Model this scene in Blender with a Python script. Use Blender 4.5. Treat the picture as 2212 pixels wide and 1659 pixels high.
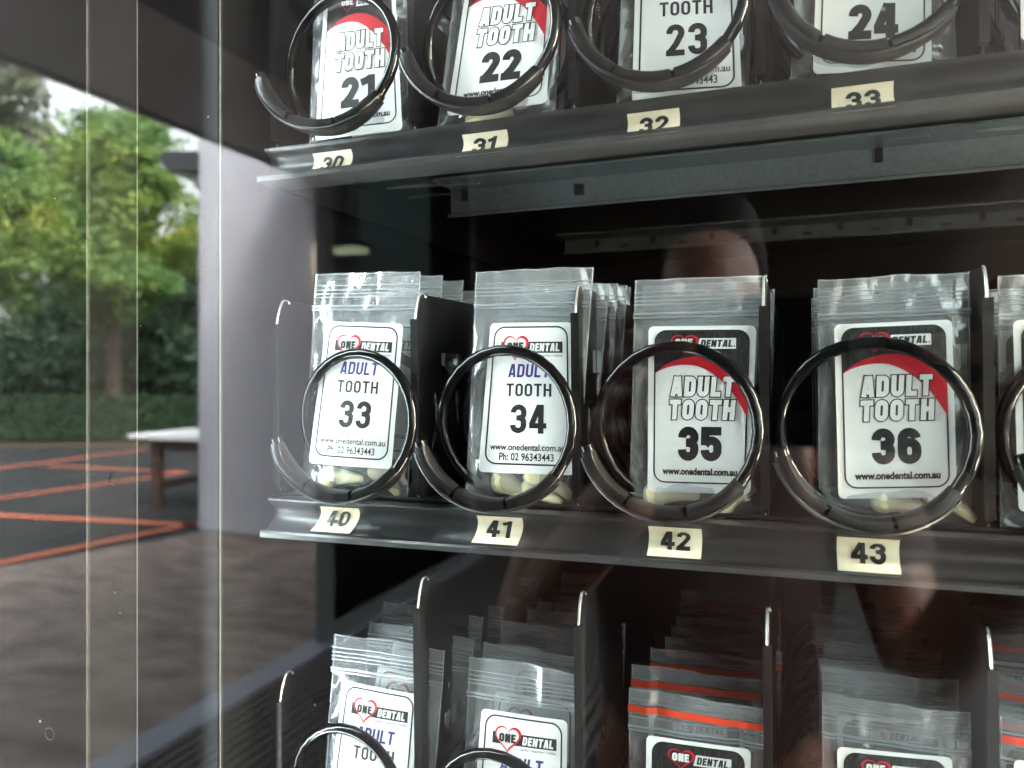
import bpy, bmesh, math, random
from mathutils import Vector, Matrix, noise
R = math.radians
sc = bpy.context.scene
for o in list(bpy.data.objects): bpy.data.objects.remove(o)
col = sc.collection

# ------------------------------------------------------------------ camera
CAMX, CAMY, CAMZ = 0.1507, -0.192, 1.40      # phone held 19 cm from the glass (glass face is y = 0)
TH = 0.3516                                   # turned 20 degrees left of the glass normal
FPX, CX, CY = 1671.0, 1106.0, 800.0           # focal length / principal point in 2212 px pixels
cd = bpy.data.cameras.new('camera'); cam = bpy.data.objects.new('camera', cd); col.objects.link(cam)
cam.location = (CAMX, CAMY, CAMZ); cam.rotation_euler = (R(90), 0, TH)
cd.sensor_width = 36; cd.lens = FPX / 2212 * 36; cd.shift_y = (CY - 829.5) / 2212
cd.clip_start = 0.01; cd.clip_end = 2000
cd.dof.use_dof = True; cd.dof.focus_distance = 0.305; cd.dof.aperture_fstop = 10.5
sc.camera = cam

# ------------------------------------------------------------------ sky, sun, exposure
SUN_EL, SUN_AZ = R(55), R(50)
w = bpy.data.worlds.new('World'); sc.world = w; w.use_nodes = True
nt = w.node_tree; nt.nodes.clear()
sky = nt.nodes.new('ShaderNodeTexSky'); sky.sky_type = 'NISHITA'; sky.sun_disc = False
sky.sun_elevation = SUN_EL; sky.sun_rotation = SUN_AZ; sky.dust_density = 6; sky.air_density = 1.5
hsv = nt.nodes.new('ShaderNodeHueSaturation'); hsv.inputs['Saturation'].default_value = 0.22
bg = nt.nodes.new('ShaderNodeBackground'); bg.inputs['Strength'].default_value = 0.15
wo = nt.nodes.new('ShaderNodeOutputWorld')
nt.links.new(sky.outputs[0], hsv.inputs['Color']); nt.links.new(hsv.outputs[0], bg.inputs['Color']); nt.links.new(bg.outputs[0], wo.inputs[0])
sd = bpy.data.lights.new('sun', 'SUN'); sd.energy = 1.5; sd.angle = R(14); sd.color = (1, .96, .9)
sun = bpy.data.objects.new('sun', sd); col.objects.link(sun)
sdir = Vector((math.sin(SUN_AZ) * math.cos(SUN_EL), math.cos(SUN_AZ) * math.cos(SUN_EL), math.sin(SUN_EL)))
sun.rotation_euler = (-sdir).to_track_quat('-Z', 'Y').to_euler(); sun.location = (0, 0, 20)
sc.view_settings.view_transform = 'Standard'; sc.view_settings.look = 'None'
sc.view_settings.exposure = 4.12; sc.view_settings.gamma = 1; sc.view_settings.use_curve_mapping = False
LED_L, LED_R = 10.5, 58.0                       # light of the two strips in the machine's door
cy = sc.cycles
cy.max_bounces = 10; cy.transparent_max_bounces = 48; cy.glossy_bounces = 5; cy.transmission_bounces = 8; cy.diffuse_bounces = 3
cy.use_denoising = True; cy.sample_clamp_indirect = 6; cy.caustics_reflective = False; cy.caustics_refractive = False

# ------------------------------------------------------------------ pixel -> place
FW = Vector((-math.sin(TH), math.cos(TH), 0)); RT = Vector((math.cos(TH), math.sin(TH), 0)); CAM = Vector((CAMX, CAMY, CAMZ))
def ray(px, py): return FW + RT * ((px - CX) / FPX) + Vector((0, 0, -(py - CY) / FPX))
def on_plane(px, py, y):                       # point inside the machine at depth y behind the glass face
    d = ray(px, py); return CAM + d * ((y - CAMY) / d.y)
def mirrored(px, py, z=0.0):                   # point of the outdoor place at height z seen reflected in the pane
    d = ray(px, py); p = CAM + d * ((z - CAMZ) / d.z); return Vector((p.x, -p.y, p.z))
def mirrored_at(px, py, depth):
    p = CAM + ray(px, py) * depth; return Vector((p.x, -p.y, p.z))

# ------------------------------------------------------------------ helpers
MATS = {}
def mat(name, base=(.5, .5, .5), rough=.5, metal=0, spec=.5, coat=0, bump=None, vary=None, emit=None, sub=0):
    m = bpy.data.materials.new(name); m.use_nodes = True; n = m.node_tree; b = n.nodes['Principled BSDF']
    b.inputs['Base Color'].default_value = (*base, 1); b.inputs['Roughness'].default_value = rough
    b.inputs['Metallic'].default_value = metal; b.inputs['Specular IOR Level'].default_value = spec
    b.inputs['Coat Weight'].default_value = coat; b.inputs['Coat Roughness'].default_value = .08
    if sub: b.inputs['Subsurface Weight'].default_value = sub; b.inputs['Subsurface Scale'].default_value = .003
    tc = n.nodes.new('ShaderNodeTexCoord')
    if vary:                                   # (scale, colour2, low, high[, stretch])
        t = n.nodes.new('ShaderNodeTexNoise'); t.inputs['Scale'].default_value = vary[0]; t.inputs['Detail'].default_value = 6
        mp = n.nodes.new('ShaderNodeMapping'); mp.inputs['Scale'].default_value = vary[4] if len(vary) > 4 else (1, 1, 1)
        n.links.new(tc.outputs['Object'], mp.inputs[0]); n.links.new(mp.outputs[0], t.inputs['Vector'])
        r = n.nodes.new('ShaderNodeValToRGB'); r.color_ramp.elements[0].position = vary[2]; r.color_ramp.elements[1].position = vary[3]
        r.color_ramp.elements[0].color = (*base, 1); r.color_ramp.elements[1].color = (*vary[1], 1)
        n.links.new(t.outputs[0], r.inputs[0]); n.links.new(r.outputs[0], b.inputs['Base Color'])
    if bump:                                   # (scale, strength, distance)
        t = n.nodes.new('ShaderNodeTexNoise'); t.inputs['Scale'].default_value = bump[0]; t.inputs['Detail'].default_value = 4
        n.links.new(tc.outputs['Object'], t.inputs['Vector'])
        bp = n.nodes.new('ShaderNodeBump'); bp.inputs['Strength'].default_value = bump[1]; bp.inputs['Distance'].default_value = bump[2]
        n.links.new(t.outputs[0], bp.inputs['Height']); n.links.new(bp.outputs[0], b.inputs['Normal'])
    if emit: b.inputs['Emission Color'].default_value = (*emit[0], 1); b.inputs['Emission Strength'].default_value = emit[1]
    MATS[name] = m; return m

def glass_mat(name, tint=(.97, .99, .98), ior=1.5, rough=0.0):
    m = bpy.data.materials.new(name); m.use_nodes = True; n = m.node_tree; n.nodes.clear()
    o = n.nodes.new('ShaderNodeOutputMaterial'); mx = n.nodes.new('ShaderNodeMixShader'); f = n.nodes.new('ShaderNodeFresnel'); f.inputs[0].default_value = ior
    geo = n.nodes.new('ShaderNodeNewGeometry'); lw = n.nodes.new('ShaderNodeLayerWeight')
    t = n.nodes.new('ShaderNodeBsdfTransparent'); t.inputs[0].default_value = (*tint, 1)
    g = n.nodes.new('ShaderNodeBsdfGlossy'); g.inputs['Roughness'].default_value = rough; g.inputs['Color'].default_value = (1, 1, 1, 1)
    # Schlick curve from the facing value: same on both sides of a thin sheet
    p = n.nodes.new('ShaderNodeMath'); p.operation = 'POWER'; p.inputs[1].default_value = 5
    lw.inputs[0].default_value = .5
    r0 = ((ior - 1) / (ior + 1)) ** 2
    ml = n.nodes.new('ShaderNodeMath'); ml.operation = 'MULTIPLY_ADD'; ml.inputs[1].default_value = 1 - r0; ml.inputs[2].default_value = r0
    n.links.new(lw.outputs['Facing'], p.inputs[0]); n.links.new(p.outputs[0], ml.inputs[0]); n.links.new(ml.outputs[0], mx.inputs[0])
    n.links.new(t.outputs[0], mx.inputs[1]); n.links.new(g.outputs[0], mx.inputs[2]); n.links.new(mx.outputs[0], o.inputs[0])
    MATS[name] = m; return m

def film_mat(name, haze=.23, tint=(.96, .965, .97), gloss=.11, hcol=(.85, .88, .92), bscale=75, bstr=.6):
    m = bpy.data.materials.new(name); m.use_nodes = True; n = m.node_tree; n.nodes.clear(); L = n.links.new
    o = n.nodes.new('ShaderNodeOutputMaterial')
    tc = n.nodes.new('ShaderNodeTexCoord'); mp = n.nodes.new('ShaderNodeMapping'); mp.inputs['Scale'].default_value = (1, 1, .55)
    tx = n.nodes.new('ShaderNodeTexNoise'); tx.inputs['Scale'].default_value = bscale; tx.inputs['Detail'].default_value = 3; tx.inputs['Distortion'].default_value = .8
    bp = n.nodes.new('ShaderNodeBump'); bp.inputs['Strength'].default_value = bstr; bp.inputs['Distance'].default_value = .0016
    L(tc.outputs['Object'], mp.inputs[0]); L(mp.outputs[0], tx.inputs['Vector']); L(tx.outputs[0], bp.inputs['Height'])
    tr = n.nodes.new('ShaderNodeBsdfTransparent'); tr.inputs[0].default_value = (*tint, 1)
    gl = n.nodes.new('ShaderNodeBsdfGlossy'); gl.inputs['Roughness'].default_value = gloss; L(bp.outputs[0], gl.inputs['Normal'])
    df = n.nodes.new('ShaderNodeBsdfDiffuse'); df.inputs[0].default_value = (*hcol, 1); L(bp.outputs[0], df.inputs['Normal'])
    tl = n.nodes.new('ShaderNodeBsdfTranslucent'); tl.inputs[0].default_value = (*hcol, 1)
    hz = n.nodes.new('ShaderNodeMixShader'); hz.inputs[0].default_value = .4; L(df.outputs[0], hz.inputs[1]); L(tl.outputs[0], hz.inputs[2])
    m1 = n.nodes.new('ShaderNodeMixShader'); m1.inputs[0].default_value = haze; L(tr.outputs[0], m1.inputs[1]); L(hz.outputs[0], m1.inputs[2])
    lw = n.nodes.new('ShaderNodeLayerWeight'); lw.inputs[0].default_value = .5; L(bp.outputs[0], lw.inputs['Normal'])
    p = n.nodes.new('ShaderNodeMath'); p.operation = 'POWER'; p.inputs[1].default_value = 4; L(lw.outputs['Facing'], p.inputs[0])
    ml = n.nodes.new('ShaderNodeMath'); ml.operation = 'MULTIPLY_ADD'; ml.inputs[1].default_value = .7; ml.inputs[2].default_value = .09; L(p.outputs[0], ml.inputs[0])
    m2 = n.nodes.new('ShaderNodeMixShader'); L(ml.outputs[0], m2.inputs[0]); L(m1.outputs[0], m2.inputs[1]); L(gl.outputs[0], m2.inputs[2])
    L(m2.outputs[0], o.inputs[0]); MATS[name] = m; return m

class MB:
    def __init__(s): s.v = []; s.f = []
    def poly(s, pts):
        b = len(s.v); s.v += [tuple(p) for p in pts]; s.f.append(tuple(range(b, b + len(pts))))
    def add(s, verts, faces):
        b = len(s.v); s.v += [tuple(p) for p in verts]; s.f += [tuple(i + b for i in f) for f in faces]
    def box(s, lo, hi):
        (x0, y0, z0), (x1, y1, z1) = lo, hi
        s.add([(x0, y0, z0), (x1, y0, z0), (x1, y1, z0), (x0, y1, z0), (x0, y0, z1), (x1, y0, z1), (x1, y1, z1), (x0, y1, z1)],
              [(0, 3, 2, 1), (4, 5, 6, 7), (0, 1, 5, 4), (1, 2, 6, 5), (2, 3, 7, 6), (3, 0, 4, 7)])
    def tube(s, pts, rad, n=8, cap=True, flat=None):    # rad: number or list; flat: (a, b) section factors
        pts = [Vector(p) for p in pts]; N = len(pts); rs = rad if isinstance(rad, (list, tuple)) else [rad] * N
        b = len(s.v); up = None
        for i, p in enumerate(pts):
            t = (pts[min(i + 1, N - 1)] - pts[max(i - 1, 0)]).normalized()
            if up is None: up = t.orthogonal().normalized()
            up = (up - t * up.dot(t)).normalized(); sd = t.cross(up)
            for k in range(n):
                a = 2 * math.pi * k / n; q = p + (up * math.cos(a) + sd * math.sin(a)) * rs[i]; s.v.append(tuple(q))
        for i in range(N - 1):
            for k in range(n): s.f.append((b + i * n + k, b + i * n + (k + 1) % n, b + (i + 1) * n + (k + 1) % n, b + (i + 1) * n + k))
        if cap: s.f.append(tuple(b + k for k in range(n))[::-1]); s.f.append(tuple(b + (N - 1) * n + k for k in range(n)))
    def prism(s, prof, axis, a0, a1):                   # closed profile [(p, q)] extruded along axis
        n = len(prof); mk = {'x': lambda a, p, q: (a, p, q), 'y': lambda a, p, q: (p, a, q), 'z': lambda a, p, q: (p, q, a)}[axis]
        b = len(s.v); s.v += [mk(a0, *p) for p in prof] + [mk(a1, *p) for p in prof]
        for k in range(n): s.f.append((b + k, b + (k + 1) % n, b + n + (k + 1) % n, b + n + k))
        s.f.append(tuple(range(b, b + n))[::-1]); s.f.append(tuple(range(b + n, b + 2 * n)))
    def mesh(s, name, m, smooth=False):
        me = bpy.data.meshes.new(name); me.from_pydata(s.v, [], s.f); me.validate()
        bm = bmesh.new(); bm.from_mesh(me); bmesh.ops.recalc_face_normals(bm, faces=bm.faces); bm.to_mesh(me); bm.free()
        me.materials.append(MATS[m])
        if smooth:
            me.polygons.foreach_set('use_smooth', [True] * len(me.polygons))
            me.set_sharp_from_angle(angle=R(smooth if smooth is not True else 40))
        return me
    def build(s, name, m, parent=None, smooth=False, bevel=0):
        o = bpy.data.objects.new(name, s.mesh(name, m, smooth)); col.objects.link(o)
        if parent: o.parent = parent
        if bevel:
            b = o.modifiers.new('bevel', 'BEVEL'); b.width = bevel; b.segments = 2; b.limit_method = 'ANGLE'
        return o
def inst(name, me, parent=None, loc=None):
    o = bpy.data.objects.new(name, me); col.objects.link(o)
    if parent: o.parent = parent
    if loc is not None: o.location = loc
    return o
def empty(name, loc=(0, 0, 0)):
    o = bpy.data.objects.new(name, None); col.objects.link(o); o.location = loc; o.empty_display_size = .02; return o
def tag(o, label=None, cat=None, group=None, kind=None):
    if label: o['label'] = label
    if cat: o['category'] = cat
    if group: o['group'] = group
    if kind: o['kind'] = kind
    return o
def copy_tree(o, parent=None):
    c = o.copy(); col.objects.link(c); c.parent = parent
    for ch in o.children: copy_tree(ch, c)
    return c

# ------------------------------------------------------------------ materials
mat('black_paint', (.0035, .0035, .004), .45, spec=.10, bump=(900, .25, .0004))
mat('black_sheet', (.006, .006, .0065), .36, spec=.3, bump=(700, .12, .0003))
mat('rail_plastic', (.026, .027, .029), .30, bump=(40, .05, .001), vary=(60, (.042, .044, .046), .45, .8))
mat('galvanised', (.25, .30, .335), .27, metal=.55, vary=(420, (.19, .235, .26), .35, .75), bump=(400, .1, .0004))
mat('dark_steel', (.15, .175, .195), .38, metal=.3, vary=(120, (.11, .13, .145), .4, .7))
mat('pale_edge', (.42, .43, .43), .35, metal=.6); mat('chipped_glint', (.10, .105, .105), .5, spec=.2)
mat('coil_coating', (.003, .003, .0035), .08, spec=.28)
mat('sleeve_plastic', (.006, .006, .0065), .36, spec=.22, bump=(300, .15, .0005), vary=(150, (.015, .015, .016), .5, .85))
mat('card_white', (.82, .82, .81), .36)
mat('print_black', (.012, .012, .013), .4)
mat('print_carbon', (.010, .010, .011), .38, vary=(900, (.035, .035, .037), .45, .6, (1, 1, .25)))
mat('print_red', (.56, .012, .028), .4)
mat('print_purple', (.045, .022, .19), .4)
mat('print_white', (.80, .80, .79), .45)
mat('tag_cream', (.80, .73, .56), .4)
mat('tooth_resin', (.82, .73, .46), .28, sub=.1)
mat('red_zip', (.75, .06, .02), .35)
film_mat('film'); film_mat('film_zip', haze=.34, gloss=.16, bscale=60, bstr=.2); film_mat('film_seam', haze=.30, gloss=.2, bscale=200)
glass_mat('pane_glass', ior=1.48); glass_mat('dark_glass', (.10, .12, .12), ior=1.5)
mat('led_cold', (.9, .9, .9), .4, emit=((.86, .95, 1.0), LED_L)); mat('led_warm', (.9, .9, .9), .4, emit=((1.0, .84, .64), LED_R))
mat('pillar_paint', (.33, .325, .37), .7, vary=(3, (.305, .30, .34), .4, .7))
mat('ceiling_paint', (.30, .315, .335), .8, vary=(2, (.26, .272, .29), .4, .7))
mat('beam_dark', (.05, .055, .06), .6)
mat('asphalt', (.015, .015, .0165), .8, spec=.12, vary=(1.2, (.026, .026, .028), .45, .8), bump=(160, .6, .01))
mat('line_orange', (.27, .075, .042), .7, spec=.15, vary=(9, (.15, .06, .042), .5, .8))
mat('paving', (.215, .173, .160), .8, spec=.12, vary=(5.5, (.115, .091, .084), .36, .66, (.7, 1.3, 1)), bump=(45, .9, .02))
mat('mulch', (.05, .035, .022), .9, spec=.1, vary=(3, (.035, .026, .018), .4, .7), bump=(30, .8, .03))
mat('sill_metal', (.15, .162, .21), .5, spec=.3, vary=(6, (.12, .13, .17), .4, .7))
mat('rib_rubber', (.05, .046, .045), .6, spec=.2)
mat('bark', (.07, .05, .035), .9, vary=(8, (.04, .03, .022), .4, .7), bump=(20, .8, .03))
def leafm(n, a, b, c):
    m = mat(n, a, .55, vary=(.55, b, .38, .62)); nn = m.node_tree; r = [x for x in nn.nodes if x.type == 'VALTORGB'][0]
    e = r.color_ramp.elements.new(.72); e.color = (*c, 1)
    tl = nn.nodes.new('ShaderNodeBsdfTranslucent'); mx = nn.nodes.new('ShaderNodeMixShader'); mx.inputs[0].default_value = .45; out = nn.nodes['Material Output']
    nn.links.new(r.outputs[0], tl.inputs[0]); nn.links.new(nn.nodes['Principled BSDF'].outputs[0], mx.inputs[1]); nn.links.new(tl.outputs[0], mx.inputs[2]); nn.links.new(mx.outputs[0], out.inputs[0])
leafm('leaf_green', (.075, .17, .045), (.20, .27, .045), (.40, .32, .045))
leafm('leaf_dark', (.025, .06, .03), (.04, .085, .035), (.08, .10, .04))
leafm('leaf_grey', (.10, .11, .075), (.14, .15, .09), (.2, .19, .13))
mat('hedge_leaf', (.008, .018, .009), .6, spec=.15, vary=(6, (.018, .040, .012), .4, .75))
mat('table_top', (.45, .45, .48), .5); mat('table_wood', (.045, .02, .013), .55, vary=(10, (.025, .012, .009), .4, .7))
mat('lamp_housing', (.02, .021, .024), .4); mat('lamp_lens', (.5, .5, .5), .2)
mat('batten_light', (.9, .85, .7), .5, emit=((1.0, .78, .50), 11.0))
mat('wall_brown', (.014, .009, .007), .8, spec=.1, vary=(1.5, (.009, .006, .005), .4, .7)); mat('wall_grey', (.30, .30, .31), .8)
mat('skin', (.13, .05, .03), .5, sub=.1); mat('shirt', (.034, .0125, .010), .85, bump=(300, .3, .002)); mat('trousers', (.012, .013, .018), .85)
mat('hair', (.006, .004, .004), .7, spec=.1); mat('phone_black', (.006, .006, .007), .12); mat('shoe', (.02, .02, .02), .6); mat('eye_white', (.7, .7, .68), .3)

# ------------------------------------------------------------------ the place outside (seen mirrored in the pane)
def sheet(name, pts, z, m, parent=None, kind='structure'):
    b = MB(); b.poly([(p[0], p[1], z) for p in pts]); o = b.build(name, m, parent)
    if kind and not parent: o['kind'] = kind
    return o
sheet('ground', [(-300, -300), (300, -300), (300, 300), (-300, 300)], -.012, 'mulch')
kb = [mirrored(0, 1226), mirrored(418, 1152)]                     # seam between asphalt and paving
kd = (kb[1] - kb[0]).normalized(); k0 = kb[0] - kd * ((4 - kb[0].y) / -kd.y); k1 = kb[1] + kd * 1.0
rear0, rear1 = mirrored(-500, 966), mirrored(900, 962)
car_park = sheet('car_park', [(k0.x, k0.y), (k1.x, k1.y), (k1.x - .01, -9.0), (rear1.x, rear1.y), (rear0.x, rear0.y)], -.004, 'asphalt')
paving = sheet('paving', [(k0.x, k0.y), (k1.x, k1.y), (k1.x, -12), (8, -12), (8, 4)], 0.0, 'paving')
def line(p0, p1, wd):
    a, b = mirrored(*p0), mirrored(*p1); d = (b - a).normalized(); n = Vector((-d.y, d.x, 0)) * wd / 2
    m = MB(); m.poly([a + n, b + n, b - n, a - n]); o = m.build('painted_line', 'line_orange', car_park); o.location.z = .006
line((-160, 1032), (318, 971), .14); line((100, 1007), (400, 1021), .12); line((-120, 1094), (400, 1021), .12)
line((-200, 1104), (425, 1136), .14); line((-200, 1258), (425, 1131), .14)

# ribbed mat well and metal strip in front of the glazed screen
s0 = mirrored(205, 1659); s1 = mirrored(690, 1412)
SX = (s0.x + s1.x) / 2
b = MB(); b.box((SX - .075, -9, 0), (SX + .075, .6, .018)); tag(b.build('threshold_strip', 'sill_metal', bevel=.004), kind='structure')
matr = empty('ribbed_mat', (SX + .09, -3, 0)); tag(matr, 'black ribbed entrance mat beside the grey metal threshold strip', 'mat')
b = MB(); b.box((0, -3.4, .001), (3.7, 2.9, .005)); b.build('mat_dark_base', 'print_black', matr)  # black base runs past the ribs, added to darken the mirrored ground
b = MB(); b.box((-.012, -3.4, .005), (.012, 2.9, .024)); rib = b.mesh('rib', 'rib_rubber')
for i in range(34): inst('rib', rib, matr, (.025 + i * .05, 0, 0))

# pillar, canopy, glazed screen
pl, pr = mirrored(412, 1152), mirrored(690, 1168)
PY = (pl.y + pr.y) / 2
b = MB(); b.box((pl.x, PY - .7, 0), (pr.x, PY, 3.6)); pil = b.build('pillar', 'pillar_paint', bevel=.03)
tag(pil, 'pale lilac grey rendered pillar under the canopy edge', 'pillar')
ez = 3.0
e0, e1 = mirrored(0, 123, ez), mirrored(467, 293, ez); EX = (e0.x + e1.x) / 2
can = empty('canopy', (EX, -3, ez)); tag(can, 'dark grey canopy roof over the entrance, held by the pillar', 'canopy')
b = MB(); b.box((0, -2.2, .0), (1.6 - EX, 4.2, .30)); b.build('roof_slab', 'ceiling_paint', can)
b = MB(); b.box((-.05, -2.203, -.02), (0, 4.203, .36)); b.build('fascia', 'ceiling_paint', can)
f0, f1 = mirrored(327, 0, ez), mirrored(677, 157, ez); FX = (f0.x + f1.x) / 2
b = MB(); b.box((FX - EX, -2.2, -.09), (FX - EX + .5, 3.5, -.001)); b.build('bulkhead', 'beam_dark', can)

g0 = mirrored(697, 1392); g1 = mirrored(1040, 1212)
scr = empty('glazed_screen', (SX, g0.y, 0)); tag(scr, 'dark framed glazed screen rising from the metal threshold strip', 'glazed screen')
for i, yy in enumerate([0, g1.y - g0.y]):
    b = MB(); b.box((-.03, yy - .04, .018), (.03, yy + .04, 2.9)); b.build('mullion', 'beam_dark', scr, bevel=.003)
    if i:
        ya = yy; yb = yy - (g1.y - g0.y)
        b = MB(); b.box((-.006, ya + .04, .10), (.006, yb - .04, 2.85)); b.build('glass_panel', 'dark_glass', scr)
        b = MB(); b.box((-.032, ya + .04, .018), (.032, yb - .04, .10)); b.build('bottom_rail', 'beam_dark', scr)
        b = MB(); b.box((-.032, ya + .04, 2.85), (.032, yb - .04, 2.9)); b.build('top_rail', 'beam_dark', scr)

# building round the entrance, behind the photographer
b = MB(); b.box((SX - .4, -5.5, 0), (1.7, -5.2, 5.0)); tag(b.build('rear_wall', 'wall_brown'), 'brown rendered rear wall of the covered entrance', 'wall')
b = MB(); b.box((SX - .5, .98, 0), (2.4, 1.2, 3.0)); tag(b.build('shop_wall', 'wall_grey'), 'grey wall behind the vending machine', 'wall')
lp = mirrored_at(742, 537, 6.2)
lam = empty('batten_lamp', (lp.x, lp.y, lp.z)); tag(lam, 'small warm ceiling batten lamp lit beyond the glazed screen', 'lamp')
b = MB(); b.box((-.17, -.10, -.03), (.17, .10, .0)); b.build('diffuser', 'batten_light', lam)
b = MB(); b.box((-.18, -.11, .0), (.18, .11, .04)); b.build('housing', 'lamp_housing', lam)
b = MB(); b.box((-.015, -.015, .04), (.015, .015, 3.0 - lp.z)); b.build('hanger', 'lamp_housing', lam)

# flood light on the pillar
q = mirrored_at(410, 345, (CAMZ - 0) / ((1152 - CY) / FPX))
fl = empty('flood_light', (pl.x - .02, PY - .25, q.z)); tag(fl, 'black box flood light on a bracket at the pillar top', 'flood light')
b = MB(); b.prism([(-.50, .10), (-.46, .17), (-.02, .13), (-.02, -.02), (-.10, -.06), (-.40, -.02)], 'y', -.16, .16); b.build('housing', 'lamp_housing', fl, bevel=.01)
b = MB(); b.prism([(-.38, -.03), (-.12, -.068), (-.12, -.08), (-.38, -.045)], 'y', -.12, .12); b.build('lens', 'lamp_lens', fl)
b = MB(); b.box((-.04, -.05, -.12), (.02, .05, .10)); b.build('bracket', 'lamp_housing', fl)
b = MB(); b.tube([(-.17, .0, -.06), (-.17, 0, -.10), (-.17, 0, -.135), (-.17, 0, -.16), (-.17, 0, -.17)], [.075, .075, .062, .035, .008], 14); b.build('sensor_dome', 'lamp_lens', fl, smooth=60)

# table beside the pillar
t0 = mirrored(283, 937, .75); tb = empty('outdoor_table', (t0.x, t0.y - .4, 0)); tag(tb, 'outdoor table with pale top and red brown legs beside the pillar', 'table')
dpt = mirrored(335, 1092); 
b = MB(); b.box((0, -.45, .70), (1.5, .45, .75)); b.build('table_top', 'table_top', tb, bevel=.006)
for x in (.22, 1.26):
    for y in (-.36, .30):
        b = MB(); b.box((x, y, 0), (x + .11, y + .07, .70)); b.build('leg', 'table_wood', tb, bevel=.004)
    b = MB(); b.box((x + .02, -.29, .18), (x + .07, .30, .26)); b.build('stretcher', 'table_wood', tb)
b = MB(); b.box((.33, .31, .58), (1.26, .35, .68)); b.build('apron', 'table_wood', tb)

# hedge and trees
def leaf_cloud(pts, size, rnd):
    b = MB()
    for p in pts:
        a = Vector((rnd.uniform(-1, 1), rnd.uniform(-1, 1), rnd.uniform(-.6, .6))).normalized(); c = a.orthogonal().normalized()
        ang = rnd.uniform(0, 6.28); u = (c * math.cos(ang) + a.cross(c) * math.sin(ang)); v = u.cross(a) * .55
        s = size * rnd.uniform(.6, 1.3); p = Vector(p)
        b.poly([p - u * s, p + v * s, p + u * s, p - v * s])
    return b
h0, h1 = mirrored(-120, 955), mirrored(430, 953)
rnd = random.Random(3)
hd = (h1 - h0); hl = hd.length; hd.normalize(); hn = Vector((hd.y, -hd.x, 0))
if hn.y > 0: hn = -hn
HX = h0 - hd * 6; HL = hl + 16
HZ = CAMZ - (852 - CY) / FPX * ((h0 - CAM).length * .9)
hg = empty('hedge', HX); tag(hg, 'long clipped green hedge along the far edge of the car park', 'hedge')
b = MB(); c = [Vector((0, 0, 0)), hd * HL, hd * HL + hn * .8, hn * .8]
b.add([p + Vector((0, 0, z)) for z in (.05, HZ - .08) for p in c], [(0, 1, 2, 3), (4, 5, 6, 7), (0, 1, 5, 4), (1, 2, 6, 5), (2, 3, 7, 6), (3, 0, 4, 7)]); b.build('core', 'leaf_dark', hg)
pts = []
for i in range(24000):
    s = rnd.random() * HL
    if rnd.random() < .35: pts.append(hd * s + hn * rnd.uniform(-.05, .85) + Vector((0, 0, HZ + rnd.gauss(-.04, .03))))
    else: pts.append(hd * s + hn * rnd.gauss(-.02, .04) + Vector((0, 0, rnd.uniform(0.02, HZ))))
leaf_cloud(pts, .042, rnd).build('foliage', 'hedge_leaf', hg)

def tree(base, h, crown, n, m, label, seed, lsize=.13, trunk=.16, group='trees beyond the hedge'):
    rnd = random.Random(seed); t = empty('tree', base); tag(t, label, 'tree', group)
    b = MB(); top = h * .85; sway = Vector((rnd.uniform(-.3, .3), rnd.uniform(-.3, .3), 0))
    axis = [Vector((0, 0, 0)) + sway * (k / 6) ** 2 + Vector((0, 0, top * k / 6)) for k in range(7)]
    b.tube(axis, [trunk * (1.25 - .18 * k) for k in range(7)], 10)
    lobes = []
    for (lx, ly, lz, rr) in crown:
        c = Vector((lx, ly, lz)); st = axis[max(1, min(5, int(lz / h * 5)))]
        b.tube([st, st.lerp(c, .5) + Vector((0, 0, .15)), c], [trunk * .42, trunk * .26, trunk * .1], 7)
        for k in range(3):
            e = c + Vector((rnd.uniform(-1, 1), rnd.uniform(-1, 1), rnd.uniform(-.6, .8))) * rr * .8
            b.tube([c, e], [trunk * .12, trunk * .05], 5)
        lobes.append((c, rr))
    b.build('trunk', 'bark', t, smooth=60)
    clumps = []
    for c, rr in lobes:
        for k in range(26):
            d = Vector((rnd.gauss(0, 1), rnd.gauss(0, 1), rnd.gauss(0, 1))).normalized() * rr * rnd.uniform(.45, 1.05); d.z *= .8
            clumps.append((c + d, rr * rnd.uniform(.13, .27)))
    pts = []
    for i in range(n):
        c, r_ = clumps[rnd.randrange(len(clumps))]
        pts.append(c + Vector((rnd.gauss(0, r_), rnd.gauss(0, r_), rnd.gauss(0, r_ * .6))))
    leaf_cloud(pts, lsize, rnd).build('crown', m, t)
    return t
def tree_at(px, depth_m, h, crown, *a, **k):
    p = mirrored_at(px, CY, depth_m); return tree((p.x, p.y, 0), h, crown, *a, **k)
tree_at(245, 19.5, 8.4, [(0, 0, 6.6, 1.4), (-1.4, .2, 5.5, 1.3), (1.3, -.2, 5.0, 1.3), (.2, .8, 4.2, 1.2), (-.3, -.6, 7.5, 1.0), (-.9, -.8, 3.5, 1.0), (1.5, .7, 3.5, .9), (1.1, .3, 6.2, .9)], 30000, 'leaf_green',
        'bright green spreading tree with a bare trunk behind the hedge', 11, .08, .17)
tree_at(-50, 17.5, 7.0, [(0, 0, 5.2, 1.5), (-1.4, .3, 4.4, 1.3), (1.3, 0, 4.6, 1.2), (.3, .5, 3.4, 1.2), (-.6, -.5, 6.0, 1.0), (.7, 0, 6.0, .8)], 25000, 'leaf_green',
        'yellow green rounded tree with its crown low over the hedge', 12, .08, .15)
tree_at(-90, 27, 13, [(0, 0, 10, 2.4), (-2, .5, 8, 2.2), (2, 0, 8.6, 2.0), (1.5, 0, 11.5, 1.6), (0, 1, 6, 2.2)], 9000, 'leaf_grey',
        'tall grey leaved tree rising behind the yellow green tree', 13, .17, .25)
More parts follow.
